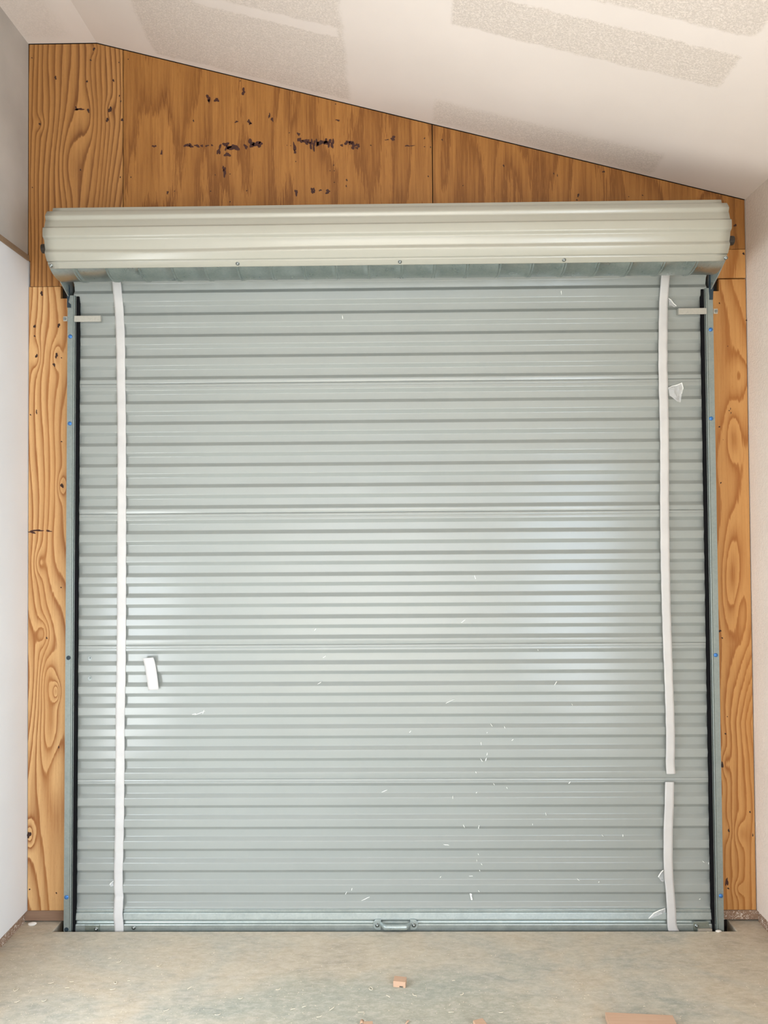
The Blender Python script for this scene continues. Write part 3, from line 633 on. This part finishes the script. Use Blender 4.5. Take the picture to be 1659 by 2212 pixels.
# ------------------------------------------------------------------ guide rails
YG = -.052
def rail(side):
    s = -1 if side == 'l' else 1
    xo0 = at(144.5, 900, YG).x if s < 0 else at(1544.5, 900, YG).x      # outer edge
    wd_ = .0275
    root = empty('guide_rail', (xo0, YG, 0))
    tag(root, 'galvanised steel guide rail with black brush along the left edge of the roll-up door' if s < 0 else 'galvanised steel guide rail with black brush along the right edge of the roll-up door', 'guide rail', 'guide rails of the roll-up door')
    zt = at(155, 638, YG).z if s < 0 else at(1535, 622, YG).z
    X = lambda u: xo0 - s*u          # u grows towards the door
    bm = bmesh.new()
    zb = -.05
    # front flange, outer web and return lip as one folded section
    sec = [(0, YG), (wd_-.006, YG), (wd_-.006, YG+.0018), (wd_-.0045, YG+.0018), (wd_-.0045, YG-.0008), (wd_-.003, YG-.0016), (wd_-.0015, YG-.0014), (wd_, YG), (wd_, YG+.006), (wd_-.003, YG+.006), (wd_-.003, YG+.004), (.003, YG+.003), (.003, .0), (0, .0)]
    prism_z(bm, [(X(u), y) for u, y in sec], zb, zt)
    kk = .0052 if s < 0 else -.0016
    splay = lambda o: [setattr(v.co, 'x', v.co.x + kk*(v.co.z-1.92)) for v in o.data.vertices]      # the rail leans out a little at the foot
    ch = obj('channel', bm, RAILM); splay(ch); rel(ch, root)
    # inner bead and back flange
    bm = bmesh.new(); tube(bm, [(X(wd_+.0022), YG+.008, zb), (X(wd_+.0022), YG+.008, zt-.002)], .0022, 10); box(bm, (min(X(wd_), X(wd_+.008)), YG+.010, zb), (max(X(wd_), X(wd_+.008)), YG+.012, zt-.002))
    o = obj('inner_lip', bm, GALV); splay(o); rel(o, root)
    # brush pile against the curtain, slightly ragged
    bm = bmesh.new(); n = 150; L = []
    for k in range(n+1):
        z = zb + (zt-.004-zb)*k/n; e = .0155 + .0008*nz(z*30, s, 3) + .0006*rnd.uniform(-1, 1)
        L.append([bm.verts.new((X(wd_+.0055), YG+.001, z)), bm.verts.new((X(wd_+e), YG+.001, z)), bm.verts.new((X(wd_+e), YC-.0005, z)), bm.verts.new((X(wd_+.0055), YC-.0005, z))])
    for k in range(n):
        for q in range(4): bm.faces.new((L[k][q], L[k][(q+1) % 4], L[k+1][(q+1) % 4], L[k+1][q]))
    bm.faces.new(L[0]); bm.faces.new(L[-1])
    o = obj('brush_strip', bm, BLACK); splay(o); rel(o, root); o['label'] = 'black brush pile strip'
    spots = [(152, 727, 0), (151, 915, 0), (148, 1421, 1), (144, 1938, 0), (143.5, 2008, 1)] if s < 0 else [(1535, 712, 0), (1536, 904, 0), (1546, 1415, 0), (1557, 1935, 0)]
    for px, py, dark in spots:
        c = at(px, py, YG); bm = bmesh.new()
        if dark: cyl(bm, (c.x, YG-.0004, c.z), (0, -1, 0), .0082, .0012, 24); o = obj('bolt_hole', bm, HOLE)
        else:
            cyl(bm, (c.x, YG-.001, c.z), (0, -1, 0), .0075, .002, 24)
            bmesh.ops.create_uvsphere(bm, u_segments=20, v_segments=8, radius=.0066, matrix=Matrix.Translation((c.x, YG-.0015, c.z)) @ Matrix.Diagonal((1, .35, 1, 1)))
            o = obj('bolt_head', bm, BLUE, smooth=True); o['label'] = 'blue zinc bolt head'
        rel(o, root)
    # stop arm that reaches across the curtain, with its screwed tab on the outside
    if s < 0: A0, A1 = at(161, 682.5, YG-.003), at(217, 695, YG-.003); T0, T1 = at(137, 683.5, YG+.006), at(146, 694, YG+.006)
    else: A0, A1 = at(1526, 665.5, YG-.003), at(1466, 679.5, YG-.003); T0, T1 = at(1550, 667, YG+.006), at(1541, 678, YG+.006)
    bm = bmesh.new(); box(bm, (min(A0.x, A1.x), YG-.006, A1.z), (max(A0.x, A1.x), YG-.0025, A0.z)); box(bm, (min(T0.x, T1.x), YG+.004, T1.z), (max(T0.x, T1.x), YG+.007, T0.z))
    box(bm, (min(A1.x, A1.x-s*.002), YG-.006, A1.z), (max(A1.x, A1.x-s*.002), YG+.008, A0.z))
    bb2 = obj('stop_arm', bm, ARM, bevel=.0015); rel(bb2, root)
    bm = bmesh.new(); c = (T0+T1)/2; c.x += s*.0015; cyl(bm, (c.x, YG+.003, c.z), (0, -1, 0), .0062, .004, 16); cyl(bm, (c.x, YG+.000, c.z), (0, -1, 0), .003, .004, 6)
    o = obj('screw', bm, SCREW); o.parent = bb2; o.matrix_parent_inverse = Matrix.Translation(root.location).inverted() if False else Matrix()
    o.matrix_parent_inverse = bb2.matrix_parent_inverse.inverted() if False else Matrix()
    return root
rail('l'); rail('r')

# ------------------------------------------------------------------ coil brackets
def bracket(side):
    s = -1 if side == 'l' else 1
    if s < 0: lab, xs_ = 'galvanised and dark steel coil bracket above the left guide rail', [(146, 604), (150.5, 622), (150, 640), (147, 652), (152.5, 657), (152.5, 664), (144.5, 664), (144.5, 640), (142, 604)]
    else: lab, xs_ = 'galvanised and dark steel coil bracket above the right guide rail', [(1533, 592), (1531.5, 618), (1533.5, 640), (1533, 647), (1540.5, 647), (1541.5, 620), (1542, 592)]
    xr = -1.232 if s < 0 else 1.206
    root = empty('coil_bracket', (xr, -.03, 2.4)); tag(root, lab, 'bracket', 'coil brackets at the top of the rails')
    bm = bmesh.new(); Y = YG-.004
    pl = [at(x, y, Y) for x, y in xs_]; top = [at(x, 575 if s < 0 else 565, Y) for x in ((142, 146) if s < 0 else (1533, 1542))]
    out = [(p.x, p.z) for p in pl] + [(top[0].x, top[0].z)] * 0
    prism_y(bm, out, Y, Y+.004)
    o = obj('rail_strap', bm, DARKSTEEL, bevel=.001); rel(o, root); o['label'] = 'dark blue-grey strap over the rail top'
    # triangular gusset that carries the axle, standing off the wall
    bm = bmesh.new(); gx = xr + s*.001
    prof = [(-.004, 2.375), (-.045, 2.375), (-.052, 2.392), (-.118, 2.425), (-.180, 2.462), (-.200, 2.50), (-.200, 2.545), (-.17, 2.56), (-.004, 2.53)]
    prism_x(bm, prof, gx-.002, gx+.002)
    box(bm, (min(gx, gx+s*.024), -.003, 2.395), (max(gx, gx+s*.024), 0.0, 2.53))
    o = obj('gusset_plate', bm, GALV, bevel=.001); rel(o, root)
    for y, z in ((-.07, 2.411), (-.03, 2.388)):
        bm = bmesh.new(); cyl(bm, (gx-s*.003, y, z), (1, 0, 0), .0055, .005, 6); o = obj('bolt', bm, SCREW); rel(o, root)
bracket('l'); bracket('r')

# ------------------------------------------------------------------ masking tape strips
def tape(name, left, right, y0, y1, label, standoff=.0012, sagdepth=.0035, hang=None, group='white masking tape strips on the roll-up door'):
    """left / right: edge positions measured down the strip"""
    root_z = at((left[0][1]+right[0][1])/2, y1, YC)
    bm = bmesh.new(); rows = []
    n = int((y1-y0)/3.0)
    for k in range(n+1):
        py = y0 + (y1-y0)*k/n
        a = at(interp(left, py), py + rnd.uniform(-.3, .3), YC-.003); b = at(interp(right, py), py, YC-.003)
        z = (a.z+b.z)/2
        # lies on the crests, dips a little into each recess
        ys = ysurf(z); crest = YC + lean(z); dip = (ys-crest)/(YR-YC)
        yy = min(crest - standoff + sagdepth*max(0, min(1, dip))*.55, ys-.0010)
        if hang:
            yy = min(yy, hang(py))
        r = []
        for j in range(5):
            t = j/4; x = a.x+(b.x-a.x)*t
            r.append(bm.verts.new((x, yy - .0008*math.sin(math.pi*t) + .0006*nz(x*30, z*25, 9), a.z+(b.z-a.z)*t)))
        rows.append(r)
    for k in range(n):
        for j in range(4): bm.faces.new((rows[k][j], rows[k+1][j], rows[k+1][j+1], rows[k][j+1]))
    o = obj(name, bm, TAPE, smooth=True)
    m = o.modifiers.new('s', 'SMOOTH'); m.iterations = 3; m.factor = .5
    m = o.modifiers.new('t', 'SOLIDIFY'); m.thickness = .0006; m.offset = 0
    return tag(o, label, 'tape', group)
LL = [(600, 243), (660, 245.8), (720, 248.2), (760, 249.7), (800, 250), (900, 251.7), (1000, 252), (1100, 252), (1180, 251.5), (1340, 251), (1400, 250.3), (1450, 250), (1500, 249), (1540, 248), (1650, 248), (1700, 247), (1760, 246.8), (1845, 245.5), (1890, 244.3), (1920, 244.4), (1935, 246), (1955, 246), (1972, 245.8), (1985, 246.8), (2000, 248.8), (2012, 249)]
LR = [(600, 265), (660, 267.4), (720, 270.2), (760, 271), (800, 271), (900, 272.6), (1000, 273), (1100, 273.2), (1180, 273.2), (1340, 273), (1400, 272.4), (1450, 272.2), (1500, 271.3), (1560, 269.7), (1650, 269.8), (1700, 269.3), (1760, 268.8), (1845, 267), (1890, 265.5), (1920, 265.7), (1935, 267.5), (1955, 268.3), (1972, 267.8), (1985, 270), (2000, 271), (2012, 270.6)]
def hangL(py): return 0 if py < 1940 else -.040 - .0105*min(1, (py-1940)/40)
tape('masking_tape', LL, LR, 600, 2014, 'full height white masking tape strip down the left side of the roll-up door', hang=hangL)
RL = [(588, 1422.3), (660, 1421.2), (700, 1420.5), (760, 1420), (790, 1419.8), (850, 1421), (900, 1422.5), (960, 1423.5), (1100, 1423.5), (1180, 1424.2), (1260, 1425.7), (1340, 1428), (1400, 1430), (1470, 1433), (1540, 1435.3), (1600, 1436.6), (1640, 1435.5), (1672, 1437)]
RR = [(588, 1444), (660, 1442.2), (700, 1442), (760, 1441.7), (790, 1441.6), (850, 1443), (900, 1444.2), (960, 1444.8), (1100, 1445), (1180, 1446), (1260, 1447.3), (1340, 1449.4), (1400, 1451.4), (1470, 1453.6), (1540, 1456.4), (1600, 1458), (1640, 1457), (1672, 1459)]
def so(z): return 0
tape('masking_tape', RL, RR, 588, 1671.5, 'long white masking tape strip down the right side, ending at the lowest seam', standoff=.010, sagdepth=.003)
QL = [(1687, 1434), (1720, 1433.2), (1740, 1433), (1785, 1430.7), (1850, 1430.6), (1890, 1431.5), (1910, 1434), (1930, 1436), (1960, 1437), (1990, 1437), (2000, 1438), (2008, 1439.5)]
QR = [(1687, 1456), (1720, 1455.5), (1740, 1455.5), (1785, 1453.3), (1850, 1453), (1890, 1454), (1910, 1455.5), (1930, 1457), (1960, 1459), (1990, 1459.6), (2000, 1461.5), (2008, 1467)]
def hangR(py): return -.046 - .006*max(0, min(1, (py-1930)/50))
tape('masking_tape', QL, QR, 1687, 2009, 'short lower white masking tape strip hanging on the right, down to the floor', standoff=.008, hang=hangR)
# loose bit right of the left strip
bm = bmesh.new(); rows = []
for k in range(15):
    t = k/14
    a = at(308+(320-308)*t + 1.2*math.sin(2.6*t), 1422+(1491-1422)*t, -.046); b = at(331.5+(342.5-331.5)*t + 1.6*math.sin(2.6*t), 1420+(1489.5-1420)*t, -.046)
    yy = -.040 - .008*(t if t > .2 else .2)
    rows.append([bm.verts.new((a.x+(b.x-a.x)*j/4, yy-.001*math.sin(math.pi*j/4) - (.005*(1-t/.12) if t < .12 else 0), a.z+(b.z-a.z)*j/4)) for j in range(5)])
for k in range(14):
    for j in range(4): bm.faces.new((rows[k][j], rows[k+1][j], rows[k+1][j+1], rows[k][j+1]))
o = obj('masking_tape', bm, TAPE, smooth=True); m = o.modifiers.new('t', 'SOLIDIFY'); m.thickness = .0006
tag(o, 'small tilted scrap of white masking tape just right of the left tape strip', 'tape', 'white masking tape strips on the roll-up door')

# torn plastic film caught under the right strips
def film(pts, label, name='plastic_scrap', seed=1):
    r = random.Random(seed); P3 = [at(x, y, -.047) for x, y in pts]; c = sum(P3, Vector())/len(P3)
    bm = bmesh.new(); n = len(P3); rings = []
    for q in (1.0, .7, .4):
        rings.append([bm.verts.new((c.x+(p.x-c.x)*q, -.047 + r.uniform(-.006, .003)*1.3, c.z+(p.z-c.z)*q)) for p in P3])
    cv_ = bm.verts.new((c.x, -.045, c.z))
    for a, b in zip(rings, rings[1:]):
        for k in range(n): bm.faces.new((a[k], a[(k+1) % n], b[(k+1) % n], b[k]))
    for k in range(n): bm.faces.new((rings[-1][k], rings[-1][(k+1) % n], cv_))
    # rolled bright rim
    pts_ = [v.co.copy() for v in rings[0]]
    h = n//2
    o = obj(name, bm, FILM); m = o.modifiers.new('t', 'SOLIDIFY'); m.thickness = .0004
    bm = bmesh.new(); tube(bm, pts_[:h+1], [.0009+.0012*r.random() for _ in range(h+1)], 6)
    obj('rolled_edge', bm, SPECK, parent=o)
    return tag(o, label, 'plastic scrap', 'torn plastic film on the door')
film([(1444, 838), (1452, 834), (1462, 832), (1471, 828), (1476, 838), (1473, 850), (1470, 869), (1462, 868), (1454, 860), (1446, 854)], 'largest torn clear plastic scrap sticking out right of the upper right tape', seed=2)
film([(1443, 645), (1449, 648), (1454, 656), (1461, 661), (1456, 664), (1450, 661), (1444, 662)], 'small torn plastic scrap beside the right tape just below the coil', seed=3)
film([(1421, 1893), (1427, 1882), (1432, 1879), (1433, 1903), (1427, 1902)], 'crumpled clear plastic scrap under the lower right tape strip', seed=4)
film([(1401, 1984), (1412, 1973), (1425, 1967), (1438, 1963), (1438, 1971), (1420, 1977)], 'pointed plastic sliver across the bottom bar left of the lower right tape', seed=5)
film([(237, 1911), (241, 1906), (245, 1903), (246, 1912), (241, 1913)], 'tiny torn plastic scrap at the left tape near the floor', seed=6)

# ------------------------------------------------------------------ scraps on the floor
def block(name, px0, px1, pyf, h, depth, label, rot=0, notch=False, mat=PINE, length=None, cat='wood block'):
    a, b = atz(px0, pyf), atz(px1, pyf); w = (b-a).length if length is None else length
    bm = bmesh.new()
    if notch:
        prism_y(bm, [(-w/2, 0), (w*.02, 0), (w*.02, h*.25), (w*.30, h*.25), (w*.30, 0), (w/2, 0), (w/2, h), (-w/2, h*1.02)], 0, depth)
    else: box(bm, (-w/2, 0, 0), (w/2, depth, h))
    o = obj(name, bm, mat, bevel=.0012); o.location = ((a.x+b.x)/2, a.y, 0); o.rotation_euler.z = rot
    return tag(o, label, cat)
block('wood_block', 849, 876, 2133.5, .019, .030, 'small notched pine block alone on the concrete in front of the door', rot=math.radians(-9), notch=True)
block('wood_block', 1030, 1054, 2228, .018, .03, 'small pine block at the bottom edge, right of centre', rot=math.radians(20))
block('wood_block', 786, 806, 2228, .016, .022, 'small pine block with a curled shaving at the bottom edge, left of centre', rot=math.radians(5))
block('wood_plank', 1318, 1465, 2232, .019, .06, 'reddish pine board end lying at the lower right of the floor', rot=math.radians(-4), cat='board')
# curl beside the left block
bm = bmesh.new(); c = atz(783, 2220); rows = []
for k in range(20):
    t = k/19*math.pi*1.3; rows.append([bm.verts.new((c.x+.006*math.cos(t)-.002, c.y+(j*.016), .008+.007*math.sin(t))) for j in (0, 1)])
for k in range(19): bm.faces.new((rows[k][0], rows[k+1][0], rows[k+1][1], rows[k][1]))
o = obj('wood_curl', bm, PINE, smooth=True); o.modifiers.new('t', 'SOLIDIFY').thickness = .0012
tag(o, 'rolled wood curl against the small block at the bottom edge left of centre', 'wood shaving')
bm = bmesh.new(); a, b = atz(876, 2214), atz(884, 2206); tube(bm, [a+Vector((0, 0, .003)), (a+b)/2+Vector((0, 0, .004)), b+Vector((0, 0, .003))], [.0015, .003, .0012], 6)
tag(obj('wood_splinter', bm, PINE), 'pine splinter pointing up at the bottom edge between the two blocks', 'splinter')
# plaster chip in the left corner, offcuts in the right rebate
bm = bmesh.new(); bmesh.ops.create_icosphere(bm, subdivisions=2, radius=1)
for v in bm.verts: v.co = Vector((v.co.x*.017, v.co.y*.010, v.co.z*.007)) * (1+.25*nz(v.co.x*2, v.co.y*2, v.co.z*2))
o = obj('plaster_chip', bm, PLASTER); c = atz(71, 1997); o.location = (c.x, c.y-.004, .0045)
tag(o, 'white lump of dried plaster in the left corner by the base plate', 'plaster chip')
bm = bmesh.new(); a = at(1508, 2003, -.056); b = at(1538, 2003, -.056); box(bm, (a.x, -.0585, -.012), (b.x, -.0500, .006))
o = obj('wood_offcut', bm, m_lumber('grey_offcut_wood', (138, 130, 116), (168, 160, 146)), bevel=.001); tag(o, 'thin grey offcut wedged on the sill below the right latch plate', 'offcut')
bm = bmesh.new(); c = at(1551, 2006, -.062); bmesh.ops.create_icosphere(bm, subdivisions=2, radius=1)
for v in bm.verts: v.co = Vector((v.co.x*.011, v.co.y*.006, v.co.z*.004)) * (1+.25*nz(v.co.x*3, v.co.y*2, v.co.z*2))
o = obj('plaster_chip', bm, PLASTER); o.location = (c.x, -.066, .003); tag(o, 'pale plaster crumb on the slab edge at the foot of the right guide rail', 'plaster chip')

# shavings: single curls one can pick out, then the fine dust
def shaving(px, py, L, ang, curl, seed):
    r = random.Random(seed); c = atz(px, py); bm = bmesh.new(); pts = []
    for k in range(9):
        t = k/8-.5; th = ang + curl*t
        pts.append(Vector((c.x + L*t*math.cos(th), c.y + L*t*math.sin(th)*1.0 + L*.25*curl*t*t, .0022 + .0015*math.sin(math.pi*(t+.5)))))
    tube(bm, pts, [(.0010, .0007)]*9, 5)
    o = obj('wood_shaving', bm, SHAVE, smooth=True)
    return tag(o, 'thin pale wood shaving curl lying on the concrete floor', 'wood shaving', 'wood shavings on the concrete floor')
SHAVE = m_plain('pale_shaving', srgb(236, 224, 200), .7)
sp = [(250, 2127, .022, .6, 2.8), (243, 2140, .02, .3, 1), (32, 2143, .03, .2, 2.5), (259, 2080, .022, 1.0, 1.5), (237, 2072, .012, .5, .5), (342, 2090, .02, .2, 2.0), (154, 2123, .016, .1, 1.0), (110, 2126, .02, .4, .8), (145, 2136, .015, .1, .2),
      (38, 2166, .02, .7, 1), (95, 2165, .02, .5, 1.6), (278, 2121, .01, 0, .5), (410, 2136, .018, .9, .3), (803, 2141, .030, .5, 3.0), (893, 2152, .020, -.8, 1.5), (838, 2154, .016, -.7, .3), (657, 2177, .014, .4, .5), (718, 2181, .022, .9, .4), (633, 2182, .016, .4, .2),
      (975, 2189, .018, .1, .4), (1083, 2190, .016, .1, 1), (980, 2120, .01, .2, .2), (602, 2140, .02, .5, 1.2), (520, 2160, .018, .3, 1.4), (470, 2195, .02, .2, 1.0), (360, 2185, .02, .6, .7), (780, 2189, .02, .1, .5), (690, 2199, .018, .4, .8), (1392, 2176, .008, 0, 0), (1529, 2015, .006, 0, 0), (1000, 2150, .02, .9, 1.2)]
for i, s_ in enumerate(sp): shaving(*s_, i)
bm = bmesh.new(); r = random.Random(11)
for k in range(4200):
    u = r.random()
    x = -1.35 + 2.7*(r.random()**(1.7 if u < .8 else 1)); y = -.9 + .80*(r.random()**1.6)
    if y > -.2 and r.random() < .7: continue
    L = r.uniform(.0004, .0015); w = L*r.uniform(.35, .9); a = r.uniform(0, math.pi); ca, sa = math.cos(a), math.sin(a)
    v = [bm.verts.new((x+p*L*ca-q*w*sa, y+p*L*sa+q*w*ca, .0004+r.uniform(0, .0008))) for p, q in ((-1, -1), (1, -1), (1, 1), (-1, 1))]
    bm.faces.new(v)
o = obj('sawdust', bm, SHAVE); tag(o, 'fine pale sawdust scattered over the concrete floor', 'sawdust', kind='stuff')
